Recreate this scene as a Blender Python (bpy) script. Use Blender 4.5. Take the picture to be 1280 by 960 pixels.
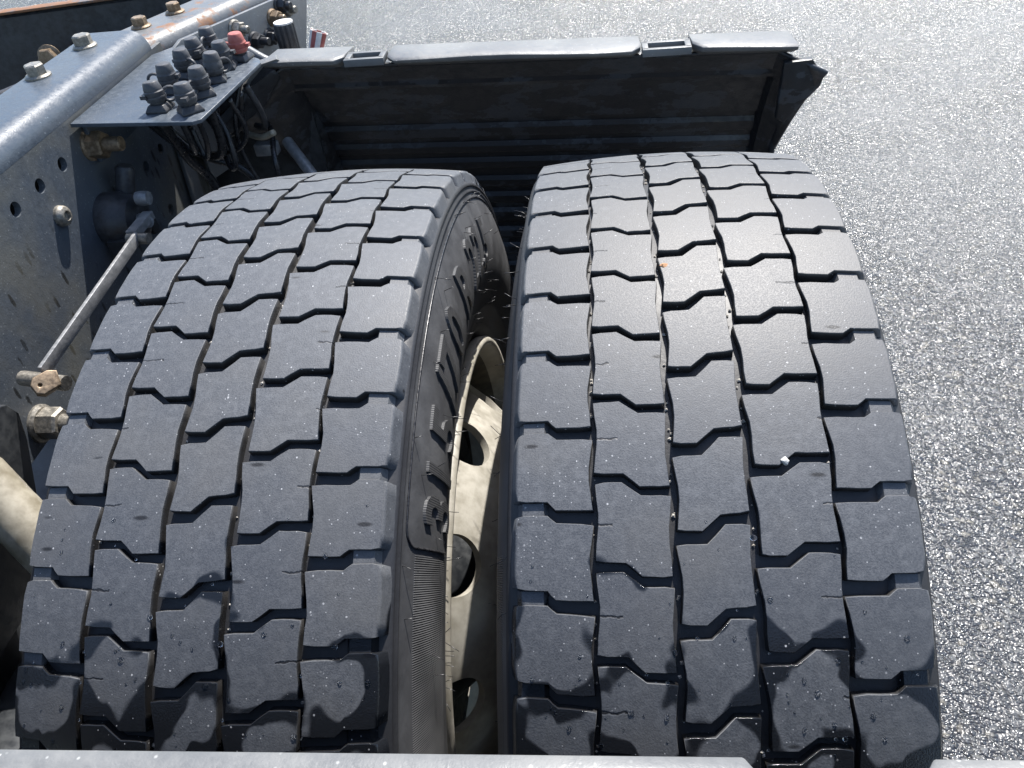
import bpy, bmesh, math, random
from mathutils import Vector, Matrix, Euler
random.seed(7)
R_ = math.radians
S = bpy.context.scene
for o in list(bpy.data.objects): bpy.data.objects.remove(o)

# ------------------------------------------------------------------ camera
cam = bpy.data.cameras.new('camera'); camo = bpy.data.objects.new('camera', cam)
S.collection.objects.link(camo); S.camera = camo
cam.sensor_width = 36.0; cam.lens = 36.0 * 972.59 / 1280.0
cam.clip_start = 0.02; cam.clip_end = 500
CAMROT = Matrix(((0.99323079, 0.0213745, 0.11417411), (0.0711459, 0.66503273, -0.7434176), (-0.0918197, 0.74650827, 0.65901028)))
camo.matrix_world = Matrix.Translation((-0.06767, -0.57017, 0.83351)) @ CAMROT.to_4x4()

# ------------------------------------------------------------------ light
SUN = Vector((0.21, 0.65, 1.0)).normalized()
world = bpy.data.worlds.new('World'); S.world = world; world.use_nodes = True
wn = world.node_tree; wn.nodes.clear()
sky = wn.nodes.new('ShaderNodeTexSky'); sky.sky_type = 'NISHITA'; sky.sun_disc = False
sky.sun_elevation = math.asin(SUN.z); sky.sun_rotation = math.atan2(SUN.x, SUN.y)
sky.air_density = 1.0; sky.dust_density = 1.0; sky.ozone_density = 1.0
bg = wn.nodes.new('ShaderNodeBackground'); bg.inputs['Strength'].default_value = 0.13
wo = wn.nodes.new('ShaderNodeOutputWorld')
wn.links.new(sky.outputs[0], bg.inputs[0]); wn.links.new(bg.outputs[0], wo.inputs[0])
sl = bpy.data.lights.new('sun', 'SUN'); sl.energy = 5.0; sl.angle = R_(0.53); sl.color = (1.0, 0.965, 0.92)
so = bpy.data.objects.new('sun', sl); S.collection.objects.link(so)
so.rotation_euler = (-SUN).to_track_quat('-Z', 'Y').to_euler(); so.location = SUN * 20
vs = S.view_settings; vs.view_transform = 'Standard'; vs.look = 'None'; vs.gamma = 1.0; vs.exposure = 1.0
vs.use_curve_mapping = False
S.render.engine = 'CYCLES'
S.cycles.max_bounces = 6; S.cycles.diffuse_bounces = 3; S.cycles.glossy_bounces = 3; S.cycles.transmission_bounces = 4

# ------------------------------------------------------------------ helpers
COL = S.collection
GZ = -0.49                                   # ground height, wheel hubs at z = 0

def link(name, me, mat=None, parent=None, loc=(0, 0, 0), rot=(0, 0, 0)):
    o = bpy.data.objects.new(name, me); COL.objects.link(o)
    if mat is not None and me is not None and not me.materials: me.materials.append(mat)
    o.location = loc; o.rotation_euler = rot
    if parent is not None: o.parent = parent
    return o

def tag(o, label, cat, group=None):
    o['label'] = label; o['category'] = cat
    if group: o['group'] = group
    return o

def empty(name, loc, label, cat, group=None):
    return tag(link(name, None, loc=loc), label, cat, group)

def mesh_from(name, V, F, smooth=False):
    me = bpy.data.meshes.new(name); me.from_pydata([tuple(v) for v in V], [], F); me.update()
    if smooth: me.shade_smooth()
    return me

def fix(me, smooth=False, angle=None):
    bm = bmesh.new(); bm.from_mesh(me)
    bmesh.ops.recalc_face_normals(bm, faces=bm.faces[:]); bm.to_mesh(me); bm.free()
    if smooth: me.shade_smooth()
    if angle: me.set_sharp_from_angle(angle=R_(angle))
    return me

class MB:
    """collects simple shapes, then gives ONE mesh"""
    def __init__(s): s.V = []; s.F = []
    def add(s, V, F, M=None):
        k = len(s.V)
        for v in V:
            v = Vector(v); s.V.append(M @ v if M is not None else v)
        for f in F: s.F.append([i + k for i in f])
        return s
    def box(s, c, d, M=None):
        x, y, z = c; a, b, h = d[0] / 2, d[1] / 2, d[2] / 2
        V = [(x + i * a, y + j * b, z + k * h) for i in (-1, 1) for j in (-1, 1) for k in (-1, 1)]
        F = [(0, 1, 3, 2), (4, 6, 7, 5), (0, 4, 5, 1), (2, 3, 7, 6), (0, 2, 6, 4), (1, 5, 7, 3)]
        return s.add(V, F, M)
    def lathe(s, prof, n, M=None, close=True):
        """prof: (radius, height) along local +Z"""
        V = []; F = []
        for (r, h) in prof:
            for i in range(n):
                a = 2 * math.pi * i / n; V.append((r * math.cos(a), r * math.sin(a), h))
        for j in range(len(prof) - 1):
            for i in range(n):
                k = (i + 1) % n
                F.append((j * n + i, j * n + k, (j + 1) * n + k, (j + 1) * n + i))
        if close:
            F.append(tuple(range(n - 1, -1, -1))); F.append(tuple((len(prof) - 1) * n + i for i in range(n)))
        return s.add(V, F, M)
    def tube(s, pts, r, n=10, caps=True):
        pts = [Vector(p) for p in pts]; V = []; F = []
        up = Vector((0.13, 0.31, 0.94)); rr = r if isinstance(r, (list, tuple)) else [r] * len(pts)
        u = None
        for i, p in enumerate(pts):
            t = (pts[min(i + 1, len(pts) - 1)] - pts[max(i - 1, 0)]).normalized()
            if u is None:
                u = t.cross(up)
                if u.length < 1e-3: u = t.cross(Vector((1, 0, 0)))
            else: u = u - t * u.dot(t)
            u.normalize(); w = t.cross(u)
            for k in range(n):
                a = 2 * math.pi * k / n; V.append(p + (u * math.cos(a) + w * math.sin(a)) * rr[i])
        for i in range(len(pts) - 1):
            for k in range(n):
                m = (k + 1) % n
                F.append((i * n + k, i * n + m, (i + 1) * n + m, (i + 1) * n + k))
        if caps:
            F.append(tuple(range(n - 1, -1, -1))); F.append(tuple((len(pts) - 1) * n + k for k in range(n)))
        return s.add(V, F)
    def strip(s, profs, closed=False):
        """list of equal-length point rows -> quads"""
        V = [p for row in profs for p in row]; F = []; n = len(profs[0])
        for j in range(len(profs) - 1):
            for i in range(n if closed else n - 1):
                k = (i + 1) % n
                F.append((j * n + i, j * n + k, (j + 1) * n + k, (j + 1) * n + i))
        return s.add(V, F)
    def mesh(s, name, smooth=False, angle=None):
        return fix(mesh_from(name, s.V, s.F), smooth or bool(angle), angle)
    def build(s, name, mat, parent=None, smooth=False, angle=None, bevel=0, loc=(0, 0, 0)):
        me = s.mesh(name, smooth, angle)
        if bevel:
            bm = bmesh.new(); bm.from_mesh(me)
            bmesh.ops.remove_doubles(bm, verts=bm.verts[:], dist=1e-5)
            es = [e for e in bm.edges if len(e.link_faces) == 2 and e.calc_face_angle(0) > R_(28)]
            bmesh.ops.bevel(bm, geom=es, offset=bevel, segments=2, affect='EDGES', profile=0.5)
            bm.to_mesh(me); bm.free(); me.shade_smooth(); me.set_sharp_from_angle(angle=R_(40))
        return link(name, me, mat, parent, loc)

def frame_m(p, zdir, roll=0.0):
    return Matrix.Translation(p) @ Vector(zdir).to_track_quat('Z', 'Y').to_matrix().to_4x4() @ Matrix.Rotation(roll, 4, 'Z')

def spline(pts, n=8):
    pts = [Vector(p) for p in pts]; P = [pts[0] * 2 - pts[1]] + pts + [pts[-1] * 2 - pts[-2]]; out = []
    for i in range(1, len(P) - 2):
        for k in range(n):
            t = k / n; a, b, c, d = P[i - 1], P[i], P[i + 1], P[i + 2]
            out.append(0.5 * ((2 * b) + (c - a) * t + (2 * a - 5 * b + 4 * c - d) * t * t + (3 * b - a - 3 * c + d) * t ** 3))
    out.append(pts[-1]); return out

def eval_mesh(o, name):
    dg = bpy.context.evaluated_depsgraph_get()
    me = bpy.data.meshes.new_from_object(o.evaluated_get(dg), depsgraph=dg); me.name = name
    return me

def plate(name, outline, holes, t, M, bevel=0.0):
    """flat plate with real holes: outline [(u,v)], holes [(u,v,r)], thickness t, M maps (u,v,w) to the world"""
    cu = bpy.data.curves.new('tmp', 'CURVE'); cu.dimensions = '2D'; cu.fill_mode = 'BOTH'; cu.extrude = t / 2
    def sp(P):
        s = cu.splines.new('POLY'); s.points.add(len(P) - 1)
        for q, p in zip(s.points, P): q.co = (p[0], p[1], 0, 1)
        s.use_cyclic_u = True
    sp(outline)
    for (u, v, r) in holes: sp([(u + r * math.cos(a * math.pi / 12), v + r * math.sin(a * math.pi / 12)) for a in range(24)])
    if bevel: cu.bevel_depth = bevel; cu.bevel_resolution = 2
    o = bpy.data.objects.new('tmp', cu); COL.objects.link(o)
    me = eval_mesh(o, name); bpy.data.objects.remove(o); bpy.data.curves.remove(cu)
    me.materials.clear(); me.transform(M)
    bm = bmesh.new(); bm.from_mesh(me); bmesh.ops.remove_doubles(bm, verts=bm.verts[:], dist=1e-6)
    bmesh.ops.recalc_face_normals(bm, faces=bm.faces[:]); bm.to_mesh(me); bm.free()
    me.shade_smooth(); me.set_sharp_from_angle(angle=R_(35))
    return me

# ------------------------------------------------------------------ materials
class NT:
    def __init__(s, name):
        s.m = bpy.data.materials.new(name); s.m.use_nodes = True; s.t = s.m.node_tree; s.t.nodes.clear()
        s.out = s.n('ShaderNodeOutputMaterial'); s.b = s.n('ShaderNodeBsdfPrincipled'); s.l(s.b.outputs[0], s.out.inputs[0])
    def n(s, k, **kw):
        q = s.t.nodes.new(k)
        for a, b in kw.items(): setattr(q, a, b)
        return q
    def l(s, a, b): s.t.links.new(a, b)
    def put(s, inp, v):
        if hasattr(v, 'links') or hasattr(v, 'is_linked'): s.l(v, inp)
        else: inp.default_value = v
    def math(s, op, a, b=None, c=None, clamp=False):
        q = s.n('ShaderNodeMath', operation=op); q.use_clamp = clamp
        for i, v in enumerate((a, b, c)):
            if v is not None: s.put(q.inputs[i], v)
        return q.outputs[0]
    def noise(s, vec, scale, detail=3, rough=0.55, dist=0.0):
        q = s.n('ShaderNodeTexNoise'); s.l(vec, q.inputs['Vector']); q.inputs['Scale'].default_value = scale
        q.inputs['Detail'].default_value = detail; q.inputs['Roughness'].default_value = rough; q.inputs['Distortion'].default_value = dist
        return q.outputs['Fac']
    def vor(s, vec, scale, feature='F1', rnd=1.0):
        q = s.n('ShaderNodeTexVoronoi', feature=feature); s.l(vec, q.inputs['Vector']); q.inputs['Scale'].default_value = scale
        q.inputs['Randomness'].default_value = rnd
        return q
    def ramp(s, f, a, b, lo=0.0, hi=1.0):
        q = s.n('ShaderNodeMapRange', interpolation_type='SMOOTHSTEP'); s.put(q.inputs[0], f)
        s.put(q.inputs[1], a); s.put(q.inputs[2], b); q.inputs[3].default_value = lo; q.inputs[4].default_value = hi
        return q.outputs[0]
    def mix(s, f, a, b):
        q = s.n('ShaderNodeMix', data_type='RGBA'); s.put(q.inputs[0], f)
        for i, v in ((6, a), (7, b)):
            if isinstance(v, tuple): q.inputs[i].default_value = (*v, 1)
            else: s.l(v, q.inputs[i])
        return q.outputs[2]
    def bump(s, h, strength, dist, normal=None):
        q = s.n('ShaderNodeBump'); q.inputs['Strength'].default_value = strength; q.inputs['Distance'].default_value = dist
        s.l(h, q.inputs['Height'])
        if normal is not None: s.l(normal, q.inputs['Normal'])
        return q.outputs[0]
    def pos(s): return s.n('ShaderNodeNewGeometry').outputs['Position']
    def obj(s): return s.n('ShaderNodeTexCoord').outputs['Object']
    def fin(s, col, rough, normal=None, metal=0.0, spec=None):
        s.put(s.b.inputs['Base Color'], (*col, 1) if isinstance(col, tuple) else col); s.put(s.b.inputs['Roughness'], rough)
        s.put(s.b.inputs['Metallic'], metal)
        if normal is not None: s.l(normal, s.b.inputs['Normal'])
        if spec is not None: s.put(s.b.inputs['Specular IOR Level'], spec)
        return s.m

def mat_asphalt():
    t = NT('asphalt'); p = t.pos()
    wq = t.n('ShaderNodeTexNoise'); t.l(p, wq.inputs['Vector']); wq.inputs['Scale'].default_value = 45; wq.inputs['Detail'].default_value = 1
    wm = t.n('ShaderNodeVectorMath', operation='MULTIPLY_ADD'); t.l(wq.outputs['Color'], wm.inputs[0]); wm.inputs[1].default_value = (.011, .011, 0); t.l(p, wm.inputs[2])
    pw = wm.outputs[0]
    v = t.vor(pw, 80.0); v2 = t.vor(pw, 185.0)
    sep = t.n('ShaderNodeSeparateColor'); t.l(v.outputs['Color'], sep.inputs[0])
    sep2 = t.n('ShaderNodeSeparateColor'); t.l(v2.outputs['Color'], sep2.inputs[0])
    big = t.math('SUBTRACT', 1.0, t.math('MULTIPLY', v.outputs['Distance'], 1.3), clamp=True)
    sml = t.math('SUBTRACT', 1.0, t.math('MULTIPLY', v2.outputs['Distance'], 1.3), clamp=True)
    pick = t.math('GREATER_THAN', sep.outputs[0], 0.42)                       # some cells are one big stone, the rest hold fines
    h = t.math('ADD', t.math('MULTIPLY', t.math('MULTIPLY', big, pick), t.math('ADD', t.math('MULTIPLY', sep.outputs[1], 0.5), 0.55)), t.math('MULTIPLY', sml, 0.42))
    n1 = t.noise(p, 1.3, 3, 0.6); n3 = t.noise(p, 6.5, 3, 0.6)
    stone = t.mix(t.math('ADD', t.math('MULTIPLY', sep.outputs[1], 0.6), t.math('MULTIPLY', sep2.outputs[1], 0.4)), (0.030, 0.031, 0.034), (0.115, 0.115, 0.114))
    stone = t.mix(t.math('MULTIPLY', t.math('GREATER_THAN', sep.outputs[2], 0.90), 0.4), stone, (0.17, 0.15, 0.115))
    col = t.mix(t.ramp(h, 0.22, 0.55), (0.013, 0.013, 0.015), stone)
    col = t.mix(t.math('MULTIPLY', t.ramp(n1, 0.38, 0.68), 0.4), col, (0.085, 0.085, 0.084))
    col = t.mix(t.math('MULTIPLY', t.ramp(n3, 0.55, 0.75), 0.35), col, (0.035, 0.035, 0.037))
    rough = t.math('ADD', t.ramp(sep2.outputs[2], 0.0, 1.0, 0.14, 0.36), t.ramp(n1, 0.35, 0.7, -0.02, 0.09))
    return t.fin(col, rough, t.bump(h, 1.0, 0.0046), spec=0.68)

def mat_tread():
    t = NT('worn_tread_rubber'); p = t.pos()
    at = t.n('ShaderNodeAttribute', attribute_name='blk'); sx = t.n('ShaderNodeSeparateXYZ'); t.l(at.outputs['Vector'], sx.inputs[0])
    u, v, kind = sx.outputs
    inf = t.n('ShaderNodeObjectInfo').outputs['Random']
    xyz = t.n('ShaderNodeSeparateXYZ'); t.l(p, xyz.inputs[0])
    fine = t.noise(p, 900, 3, 0.6); mid = t.noise(p, 170, 3, 0.68); big = t.noise(p, 11, 3, 0.55)
    col = t.mix(t.ramp(fine, 0.3, 0.72), (0.050, 0.054, 0.061), (0.086, 0.091, 0.099))
    col = t.mix(t.math('MULTIPLY', t.ramp(mid, 0.42, 0.72), 0.5), col, (0.125, 0.130, 0.138))
    # pale brownish road dust, patchy
    col = t.mix(t.math('MULTIPLY', t.ramp(big, 0.42, 0.72), 0.45), col, (0.105, 0.101, 0.094))
    dv_ = t.n('ShaderNodeVectorMath', operation='DISTANCE'); t.l(p, dv_.inputs[0]); dv_.inputs[1].default_value = (0.03, -0.02, 0.505)
    col = t.mix(t.math('MULTIPLY', t.ramp(t.math('ADD', dv_.outputs['Value'], t.math('MULTIPLY', t.math('SUBTRACT', big, 0.5), 0.2)), 0.05, 0.22, 1.0, 0.0), 0.42), col, (0.140, 0.126, 0.105))   # brown dust patch
    col = t.mix(t.math('MULTIPLY', inf, 0.3), col, (0.050, 0.054, 0.062))
    # edges rubbed paler / dirty
    eu = t.math('MINIMUM', u, t.math('SUBTRACT', 1.0, u)); ev = t.math('MINIMUM', v, t.math('SUBTRACT', 1.0, v))
    e = t.math('MULTIPLY', t.math('MULTIPLY', eu, ev), 4.0)
    # thin cracks that start at a block edge
    wob = t.math('MULTIPLY', t.math('SUBTRACT', t.noise(p, 160, 3), 0.5), 0.10)
    vv = t.math('ABSOLUTE', t.math('SUBTRACT', t.math('ADD', v, wob), 0.47))
    ln = t.math('MULTIPLY', inf, 0.35)
    left = t.math('MULTIPLY', t.math('COMPARE', kind, 2.0, 0.2), t.math('LESS_THAN', u, t.math('ADD', 0.06, ln)))
    right = t.math('MULTIPLY', t.math('COMPARE', kind, 4.0, 0.2), t.math('GREATER_THAN', u, t.math('SUBTRACT', 0.96, t.math('MULTIPLY', ln, 0.7))))
    crack = t.math('MULTIPLY', t.math('ADD', left, right, clamp=True), t.ramp(vv, 0.004, 0.02, 1.0, 0.0))
    # random short nicks
    nv = t.n('ShaderNodeMapping'); t.l(p, nv.inputs[0]); nv.inputs['Scale'].default_value = (55, 190, 190); nv.inputs['Rotation'].default_value = (0.3, 0.2, 0.8)
    nk = t.vor(nv.outputs[0], 0.55)
    sepn = t.n('ShaderNodeSeparateColor'); t.l(nk.outputs['Color'], sepn.inputs[0])
    nick = t.math('MULTIPLY', t.math('GREATER_THAN', sepn.outputs[0], 0.93), t.ramp(nk.outputs['Distance'], 0.10, 0.22, 1.0, 0.0))
    dark = t.math('MAXIMUM', crack, nick)
    # wet film that still clings to the lower rows
    wn_ = t.noise(p, 46, 1, 0.3, 0.3); wn2 = t.noise(p, 16, 1, 0.4)
    wet = t.math('ADD', t.math('MULTIPLY', t.math('SUBTRACT', 0.392, xyz.outputs[2]), 7.0), t.math('MULTIPLY', t.math('SUBTRACT', wn_, 0.5), 1.15))
    wet = t.math('ADD', wet, t.math('MULTIPLY', t.math('SUBTRACT', wn2, 0.5), 1.0))
    wet = t.math('ADD', wet, t.math('MULTIPLY', t.math('SUBTRACT', 0.22, e), 1.15))
    wet = t.ramp(wet, 0.20, 0.32)
    # pale specks: grit grains plus painted glints of sunlit droplets and dust
    sp = t.vor(p, 260); seps = t.n('ShaderNodeSeparateColor'); t.l(sp.outputs['Color'], seps.inputs[0])
    clus = t.ramp(t.noise(p, 30, 2), 0.42, 0.7, 0.0, 0.10)
    speck = t.math('MULTIPLY', t.math('GREATER_THAN', seps.outputs[0], t.math('SUBTRACT', 0.985, clus)), t.ramp(sp.outputs['Distance'], 0.12, 0.22, 1.0, 0.0))
    col = t.mix(t.math('MULTIPLY', wet, 0.93), col, (0.006, 0.007, 0.009))
    col = t.mix(t.math('MULTIPLY', dark, 0.9), col, (0.006, 0.006, 0.007))
    sp2 = t.vor(p, 520); sq2 = t.n('ShaderNodeSeparateColor'); t.l(sp2.outputs['Color'], sq2.inputs[0])
    speck2 = t.math('MULTIPLY', t.math('GREATER_THAN', sq2.outputs[0], t.math('SUBTRACT', 0.990, clus)), t.ramp(sp2.outputs['Distance'], 0.10, 0.30, 0.8, 0.0))
    speck = t.math('MAXIMUM', t.math('MULTIPLY', speck, sq2.outputs[1]), speck2)
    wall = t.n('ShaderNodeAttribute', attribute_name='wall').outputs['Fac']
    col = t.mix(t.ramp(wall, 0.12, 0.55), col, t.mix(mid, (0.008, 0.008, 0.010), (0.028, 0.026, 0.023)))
    col = t.mix(speck, col, (0.45, 0.45, 0.45))
    rough = t.math('ADD', t.ramp(fine, 0.3, 0.7, 0.46, 0.60), t.math('MULTIPLY', mid, 0.08))
    q = t.n('ShaderNodeMix', data_type='FLOAT'); t.l(wet, q.inputs[0]); t.l(rough, q.inputs[2]); q.inputs[3].default_value = 0.10
    return t.fin(col, q.outputs[0], t.bump(t.math('SUBTRACT', fine, t.math('MULTIPLY', crack, 3.0)), 0.28, 0.0007), spec=0.5)

def mat_carcass():
    """groove floors and sidewalls; the inner sidewall band has fine radial moulding"""
    t = NT('black_tyre_rubber'); o = t.obj(); xyz = t.n('ShaderNodeSeparateXYZ'); t.l(o, xyz.inputs[0])
    x, y, z = xyz.outputs
    r = t.math('SQRT', t.math('ADD', t.math('MULTIPLY', y, y), t.math('MULTIPLY', z, z)))
    th = t.math('ARCTAN2', z, t.math('MULTIPLY', y, -1.0))
    band = t.math('MULTIPLY', t.ramp(r, 0.402, 0.404), t.ramp(r, 0.4565, 0.4585, 1.0, 0.0))
    deg = t.math('MULTIPLY', th, 57.29578)
    seg = t.math('MULTIPLY', t.ramp(deg, 5.0, 5.4), t.ramp(deg, 57.2, 57.6, 1.0, 0.0))
    ser = t.math('MULTIPLY', t.math('MULTIPLY', band, seg), t.math('ADD', t.math('MULTIPLY', t.math('SINE', t.math('MULTIPLY', th, 1750.0)), 0.5), 0.5))
    n1 = t.noise(o, 260, 3, 0.6); n2 = t.noise(o, 22, 4, 0.6)
    side = t.ramp(r, 0.47, 0.482, 1.0, 0.0)
    col = t.mix(n1, (0.014, 0.014, 0.016), (0.026, 0.026, 0.028))
    col = t.mix(t.math('MULTIPLY', side, t.ramp(n2, 0.3, 0.75, 0.35, 0.9)), col, (0.105, 0.106, 0.108))
    low = t.ramp(r, 0.40, 0.335)                                     # brown dirt thrown up near the bead
    col = t.mix(t.math('MULTIPLY', low, t.ramp(n2, 0.35, 0.65, 0.1, 0.6)), col, (0.10, 0.092, 0.078))
    rough = t.math('ADD', t.math('MULTIPLY', side, 0.02), t.ramp(n2, 0.3, 0.7, 0.46, 0.58))
    h = t.math('ADD', t.math('MULTIPLY', ser, 1.0), t.math('MULTIPLY', n1, 0.18))
    return t.fin(col, rough, t.bump(h, 0.9, 0.0012))

def mat_letter():
    t = NT('raised_letter_rubber'); o = t.obj(); xyz = t.n('ShaderNodeSeparateXYZ'); t.l(o, xyz.inputs[0])
    th = t.math('ARCTAN2', xyz.outputs[2], t.math('MULTIPLY', xyz.outputs[1], -1.0))
    s = t.math('SINE', t.math('MULTIPLY', th, 1500.0)); n = t.noise(o, 200, 3)
    col = t.mix(n, (0.040, 0.040, 0.042), (0.070, 0.070, 0.069))
    return t.fin(col, 0.42, t.bump(s, 0.22, 0.0005))

def mat_paint(name, base, dust, rough=0.38, rust=0.0, drips=False):
    t = NT(name); p = t.pos()
    n1 = t.noise(p, 9, 5, 0.62); n2 = t.noise(p, 130, 4, 0.62); n3 = t.noise(p, 520, 2)
    col = t.mix(n2, tuple(c * 0.75 for c in base), tuple(c * 1.3 for c in base))
    col = t.mix(t.math('MULTIPLY', t.ramp(n1, 0.35, 0.72), 0.6), col, dust)
    sp = t.vor(p, 340); s3 = t.n('ShaderNodeSeparateColor'); t.l(sp.outputs['Color'], s3.inputs[0])
    spk = t.math('MULTIPLY', t.math('GREATER_THAN', s3.outputs[0], t.ramp(n1, 0.35, 0.7, 0.97, 0.84)), t.math('MULTIPLY', s3.outputs[1], t.ramp(sp.outputs['Distance'], 0.05, 0.42, 1.0, 0.0)))
    col = t.mix(t.math('MULTIPLY', spk, 0.55), col, tuple(min(1, c * 3.2) for c in dust))
    rr = t.ramp(n2, 0.3, 0.75, rough - 0.08, rough + 0.16)
    if drips:
        mp = t.n('ShaderNodeMapping'); t.l(p, mp.inputs[0]); mp.inputs['Scale'].default_value = (90, 105, 30); mp.inputs['Rotation'].default_value = (R_(-8), 0, 0)
        dv = t.vor(mp.outputs[0], 1.0); d3 = t.n('ShaderNodeSeparateColor'); t.l(dv.outputs['Color'], d3.inputs[0])
        reg = t.ramp(t.noise(p, 9, 2), 0.40, 0.52)
        dm = t.math('MULTIPLY', t.math('MULTIPLY', t.math('GREATER_THAN', d3.outputs[0], 0.40), reg), t.ramp(t.math('ADD', dv.outputs['Distance'], t.math('MULTIPLY', n2, 0.25)), 0.36, 0.46, 1.0, 0.0))
        xyz = t.n('ShaderNodeSeparateXYZ'); t.l(p, xyz.inputs[0])
        dm = t.math('MULTIPLY', dm, t.ramp(xyz.outputs[2], 0.44, 0.40))
        col = t.mix(t.math('MULTIPLY', dm, 0.9), col, (0.012, 0.013, 0.014))
        oil = t.ramp(t.noise(p, 6.5, 3), 0.44, 0.6)
        col = t.mix(t.math('MULTIPLY', oil, 0.35), col, (0.17, 0.155, 0.11))
    if rust > 0:
        rm = t.ramp(t.noise(p, 26, 5, 0.65), 0.62 - rust * 0.4, 0.72 - rust * 0.3)
        col = t.mix(rm, col, t.mix(n2, (0.10, 0.038, 0.016), (0.26, 0.13, 0.06)))
        rr = t.math('ADD', rr, t.math('MULTIPLY', rm, 0.25))
    return t.fin(col, rr, t.bump(t.math('ADD', n2, t.math('MULTIPLY', n3, 0.4)), 0.25, 0.0012))

def mat_plain(name, a, b, rough, scale=90, metal=0.0, bump=0.2, rust=None):
    t = NT(name); p = t.pos(); n = t.noise(p, scale, 4, 0.62); n2 = t.noise(p, scale * 0.18, 3)
    col = t.mix(t.ramp(t.math('ADD', t.math('MULTIPLY', n, 0.6), t.math('MULTIPLY', n2, 0.4)), 0.35, 0.68), a, b)
    if rust: col = t.mix(t.ramp(t.noise(p, scale * 0.5, 4, 0.7), 0.45, 0.62), col, rust)
    return t.fin(col, t.ramp(n, 0.3, 0.7, max(0.05, rough - 0.1), min(1, rough + 0.12)), t.bump(n, bump, 0.001), metal)

def mat_guard():
    t = NT('mudguard_plastic'); p = t.pos()
    n1 = t.noise(p, 13, 4, 0.6, 0.6); n2 = t.noise(p, 75, 4, 0.65); n3 = t.noise(p, 300, 3)
    col = t.mix(n2, (0.010, 0.011, 0.013), (0.018, 0.019, 0.022))
    mp = t.n('ShaderNodeMapping'); t.l(p, mp.inputs[0]); mp.inputs['Scale'].default_value = (9, 20, 24)
    pm = t.noise(mp.outputs[0], 1.0, 4, 0.6)
    blot = t.math('ADD', t.math('MULTIPLY', pm, 0.7), t.math('MULTIPLY', n2, 0.3))
    col = t.mix(t.math('MULTIPLY', t.ramp(blot, 0.515, 0.535), 0.8), col, (0.042, 0.048, 0.056))       # dried splash film
    col = t.mix(t.math('MULTIPLY', t.ramp(n1, 0.5, 0.8), 0.3), col, (0.036, 0.036, 0.034))
    return t.fin(col, t.ramp(n2, 0.3, 0.7, 0.30, 0.55), t.bump(t.math('ADD', n2, t.math('MULTIPLY', n3, 0.5)), 0.25, 0.0012))

M_asphalt = mat_asphalt(); M_tread = mat_tread(); M_carc = mat_carcass(); M_let = mat_letter(); M_guard = mat_guard()
M_lip = mat_paint('dusty_sunlit_mudguard_lip', (0.105, 0.108, 0.11), (0.20, 0.20, 0.19), 0.47)  # paler than the panel plastic: dust plus sun gloss put into the colour
M_frame = mat_paint('blue_grey_chassis_paint', (0.050, 0.063, 0.080), (0.088, 0.099, 0.110), 0.36)
M_web = mat_paint('dusty_chassis_web_paint', (0.062, 0.074, 0.090), (0.108, 0.115, 0.118), 0.40, drips=True)
M_frame2 = mat_paint('grey_chassis_paint', (0.11, 0.118, 0.125), (0.165, 0.166, 0.162), 0.38)
M_rustf = mat_paint('rusting_chassis_paint', (0.10, 0.105, 0.11), (0.17, 0.165, 0.155), 0.42, rust=0.75)
M_rustf2 = mat_paint('grey_chassis_paint_rust_bloom', (0.10, 0.108, 0.115), (0.15, 0.15, 0.145), 0.40, rust=0.28)
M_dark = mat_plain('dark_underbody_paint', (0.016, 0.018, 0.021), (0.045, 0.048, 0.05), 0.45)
M_rim = mat_plain('cream_wheel_paint', (0.27, 0.25, 0.205), (0.43, 0.405, 0.35), 0.5, 60, rust=None)
M_barrel = mat_plain('shade_toned_rim', (0.05, 0.045, 0.035), (0.16, 0.145, 0.115), 0.6, 60)  # rim paint darkened to carry the shade inside the barrel
M_bolt = mat_plain('weathered_zinc', (0.16, 0.15, 0.13), (0.36, 0.33, 0.28), 0.42, 260, 0.55, 0.3)
M_bronze = mat_plain('tarnished_brown_steel', (0.15, 0.105, 0.065), (0.32, 0.24, 0.16), 0.45, 240, 0.5, 0.3)
M_steel = mat_plain('brushed_pale_steel', (0.20, 0.205, 0.21), (0.32, 0.32, 0.32), 0.42, 150, 0.4)
M_blk = mat_plain('black_plastic', (0.018, 0.018, 0.02), (0.045, 0.046, 0.05), 0.45, 200)
M_cap = mat_plain('charcoal_rubber_cap', (0.035, 0.036, 0.04), (0.062, 0.064, 0.07), 0.52, 260)
M_red = mat_plain('faded_red_rubber', (0.26, 0.06, 0.05), (0.36, 0.11, 0.09), 0.5, 200)
M_whitep = mat_plain('pale_plastic', (0.55, 0.53, 0.50), (0.70, 0.68, 0.64), 0.5, 200)
M_tube = mat_plain('dirty_cream_tube', (0.17, 0.148, 0.105), (0.36, 0.33, 0.26), 0.42, 45, 0.0, 0.2)
M_hose = mat_plain('black_hose_rubber', (0.012, 0.012, 0.014), (0.03, 0.03, 0.032), 0.32, 200)
M_stone1 = mat_plain('orange_stone', (0.45, 0.22, 0.10), (0.55, 0.32, 0.17), 0.7, 300)
M_stone2 = mat_plain('white_stone', (0.34, 0.33, 0.31), (0.52, 0.51, 0.48), 0.7, 300)
M_grit = mat_plain('pale_road_grit', (0.22, 0.20, 0.17), (0.50, 0.48, 0.44), 0.6, 900)
def mat_water():
    t = NT('water'); t.b.inputs['Transmission Weight'].default_value = 1.0; t.b.inputs['IOR'].default_value = 1.33
    return t.fin((0.9, 0.92, 0.95), 0.02)
M_water = mat_water()

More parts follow.
